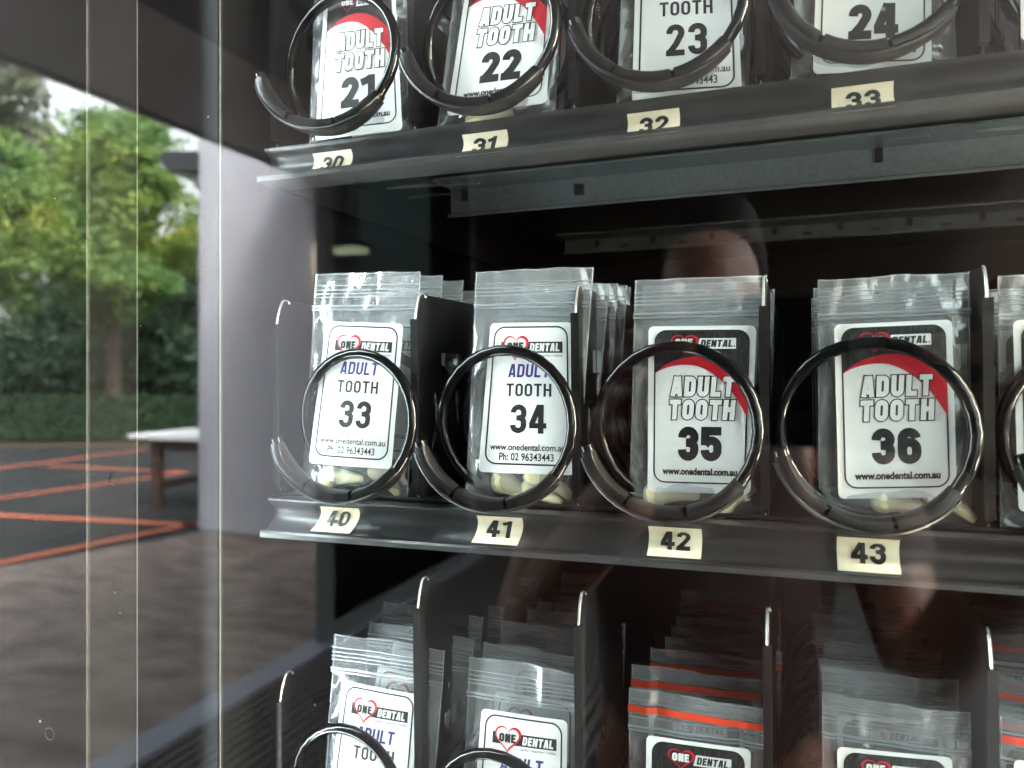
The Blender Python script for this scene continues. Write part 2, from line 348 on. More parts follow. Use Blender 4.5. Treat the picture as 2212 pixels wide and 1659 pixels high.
tree_at(150, 30, 12.5, [(0, 0, 9, 1.8), (-1.6, .5, 7.6, 1.8), (1.6, 0, 7.4, 1.8), (-2.6, 0, 10.6, 1.2), (0, 1, 5.5, 2.0)], 7000, 'leaf_grey',
        'thin grey leaved tree with sky showing through its crown', 14, .16, .22)
tree_at(345, 25, 6.4, [(0, 0, 4.8, 1.6), (-1.4, .3, 3.6, 1.4), (1.5, 0, 4.0, 1.4), (.3, .5, 2.6, 1.3)], 16000, 'leaf_dark',
        'dark green bushy tree between the bright tree and the pillar', 15, .095, .17)
for i, (px, dp, hh) in enumerate([(-40, 24, 4.4), (120, 25, 4.0), (260, 27, 3.6), (380, 24, 2.8)]):
    p = mirrored_at(px, CY, dp)
    tree((p.x, p.y, 0), hh, [(0, 0, hh * .55, 1.2), (-1.2, 0, hh * .45, 1.0), (1.2, .2, hh * .5, 1.0), (0, .3, hh * .85, .7), (-1.0, 0, .9, 1.1), (1.0, 0, .9, 1.1), (2.0, .2, 1.1, 1.1), (-2.0, .2, 1.1, 1.1)], 9000, 'leaf_dark',
         'dark low shrub above the hedge, ' + ['beside the yellow green tree', 'between the two bright crowns', 'behind the bright tree trunk', 'beside the pillar'][i], 30 + i, .13, .1, 'dark shrubs behind the hedge')

# ------------------------------------------------------------------ vending machine cabinet
YD = 0.100                                      # plane of the divider fronts
XL, XR = -0.085, 0.565                           # inner side walls
Z0, Z1 = .42, 1.80                              # glazed opening
vm = empty('vending_machine', (.3, .45, 0)); tag(vm, 'black glass fronted vending machine with lit inside', 'vending machine')
def vbox(name, lo, hi, m='black_paint', bevel=.0015, par=vm):
    off = Vector((.3, .45, 0)); b = MB(); b.box(Vector(lo) - off, Vector(hi) - off); return b.build(name, m, par, bevel=bevel)
vbox('side_panel', (XL - .10, .081, .02), (XL, .93, 1.90)); vbox('side_panel', (XR, .081, .02), (XR + .20, .93, 1.90))
vbox('back_panel', (XL, .64, .06), (XR, .93, 1.86)); vbox('base_panel', (XL, .10, .02), (XR, .64, .40)); vbox('top_panel', (XL, .10, 1.82), (XR, .64, 1.90))
# door: bottom, head and stiles with the recess for the light strips
vbox('door_bottom', (-.20, .0135, .04), (.785, .078, Z0)); vbox('door_head', (-.20, .0135, Z1), (.785, .078, 1.89))
vbox('door_stile', (XL - .10, .0137, Z0), (XL, .036, Z1), bevel=.0008); vbox('door_stile', (XR, .0137, Z0), (XR + .20, .036, Z1))
vbox('door_edge', (XL - .115, .0137, .04), (XL - .10, .0795, 1.89)); vbox('door_edge', (XR + .20, .0137, .04), (XR + .22, .0795, 1.89))
for y in (.0131, .0354, .0807):  # pale strips: chipped folds with their glint put into the colour
    vbox('pale_edge', (XL - .0002, y, Z0 + .2), (XL + .0002, y + .0003, Z1 - .01), 'chipped_glint', 0)
# screw heads on the left stile
for px, py in ((245, 1035),):
    d = ray(px, py); p = CAM + d * ((XL - CAMX) / d.x); b = MB(); off = Vector((.3, .45, 0))
    r_ = .0022
    b.tube([p - off, p - off + Vector((.0012, 0, 0))], r_, 14); b.build('screw', 'black_paint', vm, smooth=30)
for sx, X, m in ((1, XL, 'led_cold'), (-1, XR, 'led_warm')):      # strips in a channel behind the stile, facing across the front
    a = sorted((X - sx * .048, X - sx * .040)); vbox('light_strip', (a[0], .0385, .55), (a[1], .0495, 1.76), m, 0)
    a = sorted((X - sx * .052, X - sx * .032)); vbox('light_baffle', (a[0], .0505, .54), (a[1], .0515, 1.77), 'black_sheet', 0)  # flange added to shield the side panel's front from the strip
    a = sorted((X - sx * .052, X - sx * .049)); vbox('light_baffle', (a[0], .037, .54), (a[1], .050, 1.77), 'black_sheet', 0)
vbox('glass_pane', (-.205, .0, .04), (.785, .004, 1.89), 'pane_glass', 0)
vbox('inner_glass_pane', (-.20, .0085, Z0 - .03), (.785, .0125, Z1 + .03), 'pane_glass', 0)

p = on_plane(108, 1585, .0137) - Vector((.3, .45, 0)); b = MB()
b.tube([p + Vector((.0022 * math.cos(i * .5236), -.0002, .0022 * math.sin(i * .5236))) for i in range(13)], .00022, 5, cap=False); b.build('screw_ring', 'chipped_glint', vm)
rd = random.Random(21); b = MB()                  # specks of dust on the inner face of the pane
for i in range(70):
    c = Vector((rd.uniform(-.12, .42), .01265, rd.uniform(1.18, 1.62))) - Vector((.3, .45, 0)); n = rd.randint(4, 6); r_ = rd.uniform(.00008, .00035) * (1.6 if i % 15 == 0 else 1)
    b.poly([c + Vector((r_ * math.cos(6.283 * k / n) * rd.uniform(.5, 1.4), 0, r_ * math.sin(6.283 * k / n) * rd.uniform(.5, 1.4))) for k in range(n)])
o = b.build('dust', 'print_white', vm); o['kind'] = 'stuff'

# ------------------------------------------------------------------ trays
PIV = Vector((.0436, YD, CAMZ)); ROLL = -.0105
RM = Matrix.Translation(PIV) @ Matrix.Rotation(ROLL, 4, 'Y') @ Matrix.Translation(-PIV)
def rail_face(s):                               # s 0..1 down the concave ticket face -> (y, z)
    return (YD + .0005 - .0055 * ((2 * s - 1) ** 2) - .002 * s, -.0020 - .0128 * s)
face = [rail_face(i / 10) for i in range(11)]
prof = [(YD + .006, -.0012), (YD - .002, -.0004), (YD - .0052, -.0012)] + face + [(YD - .0100, -.0143), (YD - .0108, -.0152), (YD - .0104, -.0172), (YD - .002, -.0180), (YD + .006, -.0180)]
PITCH = .07
def helix(t0, t1, r, n=26, q=.023):
    k = max(2, int((t1 - t0) * n)); out = []
    for i in range(k + 1):
        t = t0 + (t1 - t0) * i / k; a = R(191) + 2 * math.pi * t
        out.append((r * math.cos(a), q * t, r * math.sin(a)))
    return out
RC = .0302
b = MB(); b.tube(helix(0, 11.2, RC, 30), .0023, 12); coil_me = b.mesh('coil', 'coil_coating', True)
def sleeve_mesh():
    b = MB()
    def seg(t0, t1, r0, taper0=1, taper1=1, ra=.0026, ry=.0044, rc=RC):
        P = helix(t0, t1, rc, 60); n = len(P); bs = len(b.v); K = 12
        for i, p in enumerate(P):
            s = i / (n - 1); tp = 1
            if s < .3: tp = taper0 + (1 - taper0) * (s / .3) ** .7
            if s > .75: tp = min(tp, 1 + (taper1 - 1) * (s - .75) / .25)
            rad = Vector((p[0], 0, p[2])).normalized()
            for k in range(K):
                a = 2 * math.pi * k / K; ca, sa = math.cos(a), math.sin(a)
                ca = math.copysign(abs(ca) ** .7, ca); sa = math.copysign(abs(sa) ** .7, sa)
                q = Vector(p) + rad * (ca * ra) + Vector((0, sa * ry * tp, 0)); b.v.append(tuple(q))
        for i in range(n - 1):
            for k in range(K): b.f.append((bs + i * K + k, bs + i * K + (k + 1) % K, bs + (i + 1) * K + (k + 1) % K, bs + (i + 1) * K + k))
        b.f.append(tuple(bs + k for k in range(K))[::-1]); b.f.append(tuple(bs + (n - 1) * K + k for k in range(K)))
    seg(.012, .130, 0, taper0=.55); seg(.138, .245, 0); seg(.253, .365, 0, taper1=.55)
    seg(.02, .355, 0, .5, .5, .0011, .0050, RC + .0023)
    return b.mesh('sleeve', 'sleeve_plastic', 35)
sleeve_me = sleeve_mesh()

def divider_mesh(h, depth=.40):
    """black sheet with chamfered rounded front top, slots, and a rolled top edge; y = 0 is its front edge, x = 0 the sheet"""
    b = MB(); t = .0008
    hp = h + .011
    def outline():
        o = [(.006, 0)]
        o += [(.006 - .006 * math.sin(a), .006 - .006 * math.cos(a)) for a in (R(30), R(60), R(90))]
        o += [(0, h - .001), (.006, hp), (depth, hp), (depth, 0)]
        return o
    O = outline()
    # slot holes: built as strips round them
    hz = .0535 if h < .1 else .055; holes = [(.024, .050, hz, hz + .0095), (.14, .166, hz, hz + .0095)]
    xs = sorted({p for hh in holes for p in hh[:2]})
    def ztop(y):
        return hp if y >= .006 else (h - .001) + (hp - h + .001) * math.sin(y / .006 * 1.5708) ** .8
    cols_ = [0, .0008, .0018, .003, .0045, .006] + xs + [.26, depth]
    cols_ = sorted(set(cols_))
    def zbot(y): return 0 if y >= .006 else .006 - math.sqrt(max(0, .006 ** 2 - (.006 - y) ** 2))
    for a, c in zip(cols_, cols_[1:]):
        segs = [(zbot(a), zbot(c), ztop(a), ztop(c))]
        for (y0, y1, z0, z1) in holes:
            if a >= y0 - 1e-9 and c <= y1 + 1e-9: segs = [(zbot(a), zbot(c), z0, z0), (z1, z1, ztop(a), ztop(c))]
        for (za, zb, ta, tb_) in segs:
            b.add([(-t, a, za), (-t, c, zb), (-t, c, tb_), (-t, a, ta), (t, a, za), (t, c, zb), (t, c, tb_), (t, a, ta)],
                  [(0, 1, 2, 3), (7, 6, 5, 4), (0, 4, 5, 1), (1, 5, 6, 2), (2, 6, 7, 3), (3, 7, 4, 0)])
    return b.mesh('divider_sheet', 'black_sheet'), h, hp
def hem_mesh(h):
    b = MB(); b.box((-.0016, -.0012, .004), (.0016, .0016, h)); return b.mesh('front_hem', 'black_sheet')
def lip_mesh(h, hp):                              # bare rolled edge over the rounded front top
    b = MB(); P = [(0, .006 * k / 8 - .0002, (h - .001) + (hp - h + .001) * math.sin(k / 8 * 1.5708) ** .8 if k else h - .001) for k in range(9)]
    b.tube(P + [(.0003, .0075, hp + .0001), (.0010, .0085, hp - .0012)], .0005, 7)
    return b.mesh('rolled_edge', 'pale_edge', True)
def toe_mesh():
    b = MB(); b.tube([(0, .0003, .012), (0, .0004, .006), (0, .0020, .0018), (0, .006, -.0001), (0, .016, -.0001)], .0005, 6)
    return b.mesh('lower_edge', 'pale_edge', True)
toe_me = toe_mesh()
DIVS = {}
def div_set(h):
    if h not in DIVS:
        me, hh, hp = divider_mesh(h); DIVS[h] = (me, hem_mesh(h), lip_mesh(h, hp))
    return DIVS[h]

# ---- text
TXT = {}
def text2d(body, bold=0.0, shear=0.0, space=1.0):
    key = (body, bold, shear, space)
    if key in TXT: return TXT[key]
    c = bpy.data.curves.new('t', 'FONT'); c.body = body; c.size = 1; c.offset = bold; c.shear = shear; c.space_character = space
    c.resolution_u = 4; c.fill_mode = 'FRONT'
    o = bpy.data.objects.new('t', c); col.objects.link(o); bpy.context.view_layer.update()
    me = bpy.data.meshes.new_from_object(o.evaluated_get(bpy.context.evaluated_depsgraph_get()))
    V = [(v.co.x, v.co.y) for v in me.vertices]; F = [tuple(p.vertices) for p in me.polygons]
    bpy.data.objects.remove(o); bpy.data.curves.remove(c); bpy.data.meshes.remove(me)
    xs = [p[0] for p in V]; ys = [p[1] for p in V]
    TXT[key] = (V, F, (min(xs), max(xs), min(ys), max(ys))); return TXT[key]
def fit_text(body, x0, x1, y0, y1, bold=0, shear=0, space=1, ref=None):
    """text scaled to fill x0..x1, y0 (top)..y1 (bottom) in label millimetres (y grows downward)"""
    V, F, bb = text2d(body, bold, shear, space)
    rb = text2d(body, ref, shear, space)[2] if ref is not None else bb
    sx = (x1 - x0) / (rb[1] - rb[0]); sy = (y1 - y0) / (rb[3] - rb[2])
    return [(x0 + (x - rb[0]) * sx, y1 - (y - rb[2]) * sy) for x, y in V], F

def arc(cx_, cy_, rx, ry, a0, a1, n=9): return [(cx_ + rx * math.cos(R(a0 + (a1 - a0) * i / n)), cy_ + ry * math.sin(R(a0 + (a1 - a0) * i / n))) for i in range(n + 1)]
def glyph(ch, t, w=.52):
    """centre lines of a bold condensed capital or figure, height 1: [(points, closed)], width"""
    if ch in 'LEF': w *= .86
    if ch in '1': w *= .80
    if ch == 'I': w = t
    h = t / 2; x0, x1, y0, y1, cx_ = h, w - h, h, 1 - h, w / 2; r = (x1 - x0) / 2
    if ch in '0O': g = [(arc(cx_, y1 - r, r, r, 180, 0) + arc(cx_, y0 + r, r, r, 0, -180), True)]
    elif ch == '1': xs = w - h - .02; g = [([(xs, 0), (xs, 1)], False), ([(0, .76), (xs - h * .6, .86)], False)]
    elif ch == '2': g = [(arc(cx_, y1 - r, r, r, 188, -25) + [(cx_ + .02, .36), (x0 + .01, h + .02)], False), ([(0, h), (w, h)], False)]
    elif ch == '3':
        ru = (y1 - .53) / 2; rl = (.53 - y0) / 2
        g = [(arc(cx_, y1 - r, r, r, 186, 0) + arc(cx_ - .02, .53 + r * .75, r + .02, r * .75, 0, -90, 5), False), (arc(cx_ - .02, .53 - r * .75, r + .02, r * .75, 90, 0, 5) + arc(cx_, y0 + r, r, r, 0, -186), False), ([(cx_ - .07, .53), (cx_ + .02, .53)], False)]
    elif ch == '4': xs = w * .70; g = [([(xs, 0), (xs, 1)], False), ([(0, .27), (w + .02, .27)], False), ([(xs - h * .5, .98), (h * .8, .30)], False)]
    elif ch == '5': g = [([(x0, y1), (w - .02, y1)], False), ([(x0 + .005, 1), (x0, .46)], False), ([(x0, .47)] + arc(cx_, .60 - r, r, r, 125, 0) + arc(cx_, y0 + r, r, r, 0, -186), False)]
    elif ch == '6': g = [(arc(cx_, y1 - r, r, r, 6, 180) + arc(cx_, y0 + r, r, r, 180, 360) + arc(cx_, .60 - r, r, r, 0, 165), False)]
    elif ch == 'A': g = [([(h * .85, 0), (cx_ - h * .45, 1)], False), ([(w - h * .85, 0), (cx_ + h * .45, 1)], False), ([(w * .25, .25), (w * .75, .25)], False)]
    elif ch == 'D': g = [([(x0, 0), (x0, 1)], False), ([(x0, y1), (x1 - r * .9, y1)] + arc(x1 - r * .9, y1 - r * .9, r * .9, r * .9, 90, 0, 6)[1:] + arc(x1 - r * .9, y0 + r * .9, r * .9, r * .9, 0, -90, 6) + [(x0, y0)], False)]
    elif ch == 'U': g = [([(x0, 1)] + arc(cx_, y0 + r, r, r, 180, 360) + [(x1, 1)], False)]
    elif ch == 'L': g = [([(x0, 0), (x0, 1)], False), ([(0, h), (w, h)], False)]
    elif ch == 'T': g = [([(cx_, 0), (cx_, 1)], False), ([(0, y1), (w, y1)], False)]
    elif ch == 'H': g = [([(x0, 0), (x0, 1)], False), ([(x1, 0), (x1, 1)], False), ([(x0, .52), (x1, .52)], False)]
    elif ch == 'N': g = [([(x0, 0), (x0, 1)], False), ([(x1, 0), (x1, 1)], False), ([(x0, 1), (x1, 0)], False)]
    elif ch == 'E': g = [([(x0, 0), (x0, 1)], False), ([(0, y1), (w, y1)], False), ([(0, h), (w, h)], False), ([(0, .52), (w * .92, .52)], False)]
    else: g = []; w = .15
    return g, w
def stroke(P, closed, t, ext=0.0):
    n = len(P); P = [Vector(p) for p in P]
    P2 = [P[0]]
    for p in P[1:]:
        if (p - P2[-1]).length > 1e-4: P2.append(p)
    if closed and (P2[0] - P2[-1]).length < 1e-4: P2.pop()
    P = P2; n = len(P)
    if not closed and ext: P[0] = P[0] + (P[0] - P[1]).normalized() * ext; P[-1] = P[-1] + (P[-1] - P[-2]).normalized() * ext
    V = []
    for i in range(n):
        a = P[i - 1] if (i or closed) else None; c = P[(i + 1) % n] if (i < n - 1 or closed) else None
        d0 = (P[i] - a).normalized() if a is not None else None; d1 = (c - P[i]).normalized() if c is not None else None
        d0 = d0 or d1; d1 = d1 or d0; m = Vector((-(d0 + d1).y, (d0 + d1).x)); m.normalize()
        k = max(.5, m.dot(Vector((-d0.y, d0.x)))); V += [P[i] + m * (t / 2 / k), P[i] - m * (t / 2 / k)]
    q = n if closed else n - 1
    return [tuple(v) for v in V], [(2 * i, 2 * ((i + 1) % n), 2 * ((i + 1) % n) + 1, 2 * i + 1) for i in range(q)]
def block_text(body, x0, x1, y0, y1, t=.19, gap=.09, w=.52, grow=0.0, shear=0.0):
    """bold condensed lettering filling the given box (label millimetres, y downward); one piece per stroke"""
    parts = []; x = 0
    for ch in body:
        g, gw = glyph(ch, t, w)
        for P, cl in g:
            V, F = stroke(P, cl, t + 2 * grow, grow); parts.append(([(a + x, b_) for a, b_ in V], F))
        x += gw + gap
    tot = x - gap; sx = (x1 - x0) / tot; sy = y1 - y0
    return [([(x0 + a * sx + shear * (b_ - .5) * sy, y1 - b_ * sy) for a, b_ in V], F) for V, F in parts]

def number_tag(parent, base, xc, s_top, s_bot, num, tilt=0, wdt=.0195):
    """cream number sticker following the hollow of the ticket rail"""
    def pt(u, s, lift):
        y, z = rail_face(s); y2, z2 = rail_face(s + .01); n = Vector((0, z2 - z, -(y2 - y)))
        n = Vector((0, -(z - z2), (y - y2))).normalized()
        if n.y > 0: n = -n
        return Vector((xc + u * wdt + tilt * (s - .5) * .01, y - YD, z)) + n * lift
    b = MB(); N = 10; vs = []
    for i in range(N + 1):
        s = s_top + (s_bot - s_top) * i / N
        vs += [pt(-.5, s, .00025), pt(.5, s, .00025)]
    b.add(vs, [(2 * i, 2 * i + 1, 2 * i + 3, 2 * i + 2) for i in range(N)])
    t = b.build('number_tag', 'tag_cream', parent, smooth=True)
    d = MB()
    for i, (V, F) in enumerate(block_text(num, -.27, .29, .16, .82, t=.20, gap=.10, w=.60)):
        d.add([pt(x, s_top + (s_bot - s_top) * y, .0005 + i * .000003) for x, y in V], F)
    d.build('digits', 'print_black', t)
    return t

TRAYS = []
def make_tray(zf, hdiv, label, tags, left_h, coil_dx=(0,) * 10, nd=8, sup=True):
    base = Vector((0, YD, CAMZ + zf)); t = empty('shelf_tray'); t.matrix_world = RM @ Matrix.Translation(base)
    tag(t, label, 'tray')
    b = MB(); b.prism([(y - YD, z) for y, z in prof], 'x', -.0715, .5545); b.build('ticket_rail', 'rail_plastic', t, smooth=50)
    b = MB(); b.box((-.0735, .0062, -.0012), (.5535, .42, -.0002)); b.box((-.0735, .0062, -.0165), (-.0715, .42, -.0012)); b.build('tray_floor', 'black_sheet', t)
    b = MB(); b.box((-.0735, .0030, -.0003), (.5535, .0062, .0012)); b.build('front_edge', 'black_sheet', t, bevel=.0004)
    me, hm, lm = div_set(hdiv); meL, hmL, lmL = div_set(left_h)
    for k in range(-1, nd):
        A = (meL, hmL, lmL) if k == -1 else (me, hm, lm)
        d = inst('divider', A[0], t, (k * PITCH, .0004, .0003)); inst('front_hem', A[1], d); inst('rolled_edge', A[2], d); inst('lower_edge', toe_me, d)
    for c in range(nd):
        o = inst('spiral_coil', coil_me, t, ((c - .5) * PITCH + coil_dx[c], -.0165, RC + .0028)); inst('rubber_sleeve', sleeve_me, o)
    for (px, py, num, s0, s1, tl) in tags:
        p = on_plane(px, py, YD - .002); q = (RM @ Matrix.Translation(base)).inverted() @ p
        number_tag(t, base, q.x, s0, s1, num, tl)
    if sup:                                       # cross beams under the tray
        b = MB(); b.prism([(.070, -.0015), (.094, -.0015), (.094, -.0165), (.088, -.0185), (.088, -.0170), (.0925, -.0155), (.0925, -.0028), (.070, -.0028)], 'x', -.0246, .54)
        o = b.build('cross_beam', 'galvanised', t)
        b = MB(); b.box((.045, .0919, -.0118), (.050, .0927, -.0060)); b.build('slot', 'print_black', o)
        for x in (-.018, .185, .38):
            b = MB(); b.box((x, .0915, -.0095), (x + .0035, .0935, -.0018)); b.build('clip', 'print_black', o)
        b = MB(); b.prism([(.25, -.0015), (.276, -.0015), (.276, .012), (.278, .012), (.278, -.0125), (.268, -.0140), (.268, -.0128), (.275, -.0115), (.275, -.0028), (.25, -.0028)], 'x', -.013, .54)
        b.build('rear_beam', 'dark_steel', t)
        r2 = random.Random(5)
        for i in range(13):
            for zz, wz in ((-.0058, .005), (-.0090, .0018)):
                b = MB(); x = .01 + i * .042 + (.0 if wz > .003 else .020)
                b.box((x, .2742, zz - wz / 2), (x + (.0035 if wz > .003 else .006), .2752, zz + wz / 2)); b.build('slot', 'print_black', t)
    return t
make_tray(.1015, .0768, 'top shelf tray, its ticket rail tags numbered 30 to 33', [(717, 353, '30', .22, 1.14, .1), (1047, 318, '31', .22, 1.14, .1), (1411, 276, '32', .22, 1.14, .05), (1863, 224, '33', .22, 1.14, 0)], .0768)
make_tray(-.0550, .0768, 'middle shelf tray, its ticket rail tags numbered 40 to 43', [(730, 1124, '40', .10, .95, -.35), (1078, 1153, '41', .10, .95, -.15), (1458, 1181, '42', .12, .96, 0), (1875, 1211, '43', .10, .98, 0)], .0768, sup=False, coil_dx=(.0065, .005, .003) + (0,) * 7)
make_tray(-.2190, .1190, 'lowest shelf tray in view, its tall dividers ending in hooked tops', [], .0700, sup=False)

# ------------------------------------------------------------------ packets
LW, LH = 42.0, 68.0
def rrect(x0, x1, y0, y1, r, n=6):
    P = []
    for cx_, cy_, a0 in ((x0 + r, y0 + r, 180), (x1 - r, y0 + r, 270), (x1 - r, y1 - r, 0), (x0 + r, y1 - r, 90)):
        for i in range(n + 1):
            a = R(a0 + 90 * i / n); P.append((cx_ + r * math.cos(a), cy_ + r * math.sin(a)))
    out = []
    for i, p in enumerate(P):                         # straight sides in short pieces, so that print follows a bent card
        q = P[(i + 1) % len(P)]; d_ = math.hypot(q[0] - p[0], q[1] - p[1]); m_ = 18 if d_ > 10 else 1
        out += [(p[0] + (q[0] - p[0]) * k / m_, p[1] + (q[1] - p[1]) * k / m_) for k in range(m_)]
    return out
def bar2d(tl, tr, br, bl_, n=18):
    vs = []
    for i in range(n + 1):
        t = i / n; vs += [(tl[0] + (tr[0] - tl[0]) * t, tl[1] + (tr[1] - tl[1]) * t), (bl_[0] + (br[0] - bl_[0]) * t, bl_[1] + (br[1] - bl_[1]) * t)]
    return vs, [(2 * i, 2 * i + 2, 2 * i + 3, 2 * i + 1) for i in range(n)]
def ring2d(A, B):
    n = len(A); return A + B, [(i, (i + 1) % n, n + (i + 1) % n, n + i) for i in range(n)]
def interp(pl_, x):
    for (a, b_) in zip(pl_, pl_[1:]):
        if a[0] <= x <= b_[0]:
            s = (x - a[0]) / (b_[0] - a[0]); return a[1] + (b_[1] - a[1]) * s
    return pl_[-1][1] if x > pl_[-1][0] else pl_[0][1]
def smooth_pl(pl_, n=40):
    # Catmull-Rom resample
    out = []; P = [pl_[0]] + pl_ + [pl_[-1]]
    for i in range(1, len(P) - 2):
        for k in range(6):
            t = k / 6; p0, p1, p2, p3 = P[i - 1], P[i], P[i + 1], P[i + 2]
            out.append(tuple(.5 * (2 * p1[j] + (p2[j] - p0[j]) * t + (2 * p0[j] - 5 * p1[j] + 4 * p2[j] - p3[j]) * t * t + (3 * p1[j] - p0[j] - 3 * p2[j] + p3[j]) * t ** 3) for j in (0, 1)))
    out.append(pl_[-1]); return out
def heart(cx_, cy_, w_, h_, th):
    A, B = [], []
    for i in range(48):
        t = 2 * math.pi * i / 48; x = 16 * math.sin(t) ** 3 / 32; y = -(13 * math.cos(t) - 5 * math.cos(2 * t) - 2 * math.cos(3 * t) - math.cos(4 * t)) / 29
        k = th * (1.25 if x > 0 else .8) / w_
        A.append((cx_ + x * w_, cy_ + y * h_)); B.append((cx_ + x * w_ * (1 - 2 * k), cy_ + (y - .02) * h_ * (1 - 2.2 * k) + .02 * h_))
    return A, B
def label_layers(kind, num):
    """list of (part name, material, lift mm, [(verts, faces), ...])"""
    L = {'black_print': ('print_black', .09, []), 'carbon_print': ('print_carbon', .06, []), 'red_print': ('print_red', .13, []), 'purple_print': ('print_purple', .09, []),
         'white_print': ('print_white', .20, []), 'dark_lettering': ('print_black', .27, [])}
    X0, X1, Y0, Y1 = 2.4, 39.8, 1.6, 64.2
    if kind == 'A':
        L['black_print'][2].append(ring2d(rrect(X0, X1, Y0, Y1, 5.2), rrect(X0 + .75, X1 - .75, Y0 + .75, Y1 - .75, 4.5)))
        L['black_print'][2].append(bar2d((6.6, 8.6), (37.2, 8.6), (37.2, 13.6), (6.6, 13.6)))
        A, B = heart(14.2, 10.6, 13.0, 11.5, 1.0)
        hb = [(x, y) for x, y in A]; L['white_print'][2].append(([hb[i] for i in range(25)] + [hb[(48 - i) % 48] for i in range(25)], [(i, i + 1, 26 + i, 25 + i) for i in range(24)]))
        v, f = ring2d(A, B); L['dark_lettering'][2].extend(block_text('ONE', 9.9, 18.0, 8.9, 12.6, t=.24, gap=.08, w=.56))
        L['red_over'] = ('print_red', .25, [(v, f)])
        L['white_print'][2].extend(block_text('DENTAL', 21.4, 35.8, 9.3, 12.9, t=.22, gap=.10, w=.56, shear=.1))
        L['black_print'][2].append(fit_text('quality • expertise • reliable', 20.5, 37.0, 14.3, 15.7, bold=0))
        L['purple_print'][2].extend(block_text('ADULT', 11.4, 31.2, 18.6, 24.6, t=.17, gap=.11, w=.54, shear=.08))
        L['black_print'][2].extend(block_text('TOOTH', 10.6, 32.0, 27.4, 33.2, t=.165, gap=.12, w=.54))
        if num: L['black_print'][2].extend(block_text(num, 13.4, 29.6, 36.8, 49.8, t=.185, gap=.10, w=.54))
        L['black_print'][2].append(fit_text('www.onedental.com.au', 4.6, 38.0, 54.6, 57.6, bold=.015))
        L['black_print'][2].append(fit_text('Ph: 02 96343443', 9.2, 33.2, 58.7, 62.2, bold=.015))
    else:
        L['black_print'][2].append(ring2d(rrect(X0, X1, Y0, Y1, 4.8), rrect(X0 + .6, X1 - .6, Y0 + .6, Y1 - .6, 4.2)))
        outer = smooth_pl([(X0, 19.6), (6, 16.6), (11, 14.0), (17, 12.6), (22, 12.4), (28, 14.0), (34, 17.8), (X1, 23.8)])
        inner = smooth_pl([(X0, 19.6), (6, 17.6), (11, 16.2), (17, 15.9), (22, 17.2), (28, 21.0), (34, 27.4), (X1, 37.0)])
        n = 40; r_ = 4.8; vs = []
        for i in range(n + 1):
            x = X0 + (X1 - X0) * i / n
            yt = Y0
            if x < X0 + r_: yt = Y0 + r_ - math.sqrt(max(0, r_ ** 2 - (X0 + r_ - x) ** 2))
            if x > X1 - r_: yt = Y0 + r_ - math.sqrt(max(0, r_ ** 2 - (x - X1 + r_) ** 2))
            vs += [(x, yt), (x, interp(outer, x))]
        L['carbon_print'][2].append((vs, [(2 * i, 2 * i + 2, 2 * i + 3, 2 * i + 1) for i in range(n)]))
        vs = []
        for i in range(n + 1):
            x = X0 + (X1 - X0) * i / n; vs += [(x, interp(outer, x)), (x, interp(inner, x) + .02)]
        L['red_print'][2].append((vs, [(2 * i, 2 * i + 2, 2 * i + 3, 2 * i + 1) for i in range(n)]))
        A, B = heart(14.6, 7.0, 11.0, 8.2, .8); L['red_print'][2].append(ring2d(A, B))
        L['white_print'][2].extend(block_text('ONE', 10.9, 17.8, 5.2, 8.3, t=.24, gap=.08, w=.56))
        L['white_print'][2].append(bar2d((20.6, 5.0), (34.6, 5.0), (34.6, 9.3), (19.6, 9.3)))
        L['dark_lettering'][2].extend(block_text('DENTAL', 21.1, 33.4, 5.7, 8.6, t=.22, gap=.09, w=.56, shear=.15)); L['dark_lettering'][2].append(([(33.7, 8.0), (34.2, 8.0), (34.2, 8.6), (33.7, 8.6)], [(0, 1, 2, 3)]))
        for word, y0, y1, x0, x1 in (('ADULT', 20.6, 28.8, 9.6, 34.6), ('TOOTH', 30.0, 38.2, 8.8, 35.0)):
            L['dark_lettering'][2].extend(block_text(word, x0, x1, y0, y1, t=.25, gap=.10, w=.60, grow=.048, shear=.06))
            L.setdefault('white_lettering', ('print_white', .36, []))[2].extend(block_text(word, x0, x1, y0, y1, t=.25, gap=.10, w=.60, grow=-.002, shear=.06))
        if num: L['black_print'][2].extend(block_text(num, 12.6, 30.2, 41.0, 55.0, t=.25, gap=.07, w=.62))
        L['black_print'][2].append(fit_text('www.onedental.com.au', 6.2, 36.6, 57.8, 60.8, bold=.045))
    return [(k, *v) for k, v in L.items() if v[2]]

def tooth_mesh(seed, ln=.020, r=.0036):
    rnd = random.Random(seed); b = MB(); N = 12; K = 12; bs = len(b.v)
    for i in range(N + 1):
        s = i / N
        if s < .40: rr = r * (1.02 + .26 * math.sin(math.pi * s / .40))
        else: rr = r * (.98 - .48 * ((s - .40) / .60) ** .9)
        if i == 0: rr *= .88
        if i == N: rr *= .75
        bend = .0016 * math.sin(s * 2.2 + seed)
        for k in range(K):
            a = 2 * math.pi * k / K; ca, sa = math.cos(a), math.sin(a)
            ca = math.copysign(abs(ca) ** .65, ca); sa = math.copysign(abs(sa) ** .65, sa)
            b.v.append((s * ln - ln / 2, ca * rr * .95, sa * rr * (1.1 - .1 * s) + bend))
    for i in range(N):
        for k in range(K): b.f.append((bs + i * K + k, bs + i * K + (k + 1) % K, bs + (i + 1) * K + (k + 1) % K, bs + (i + 1) * K + k))
    b.f.append(tuple(bs + k for k in range(K))[::-1]); b.f.append(tuple(bs + N * K + k for k in range(K)))
    return b.mesh('tooth', 'tooth_resin', 60)
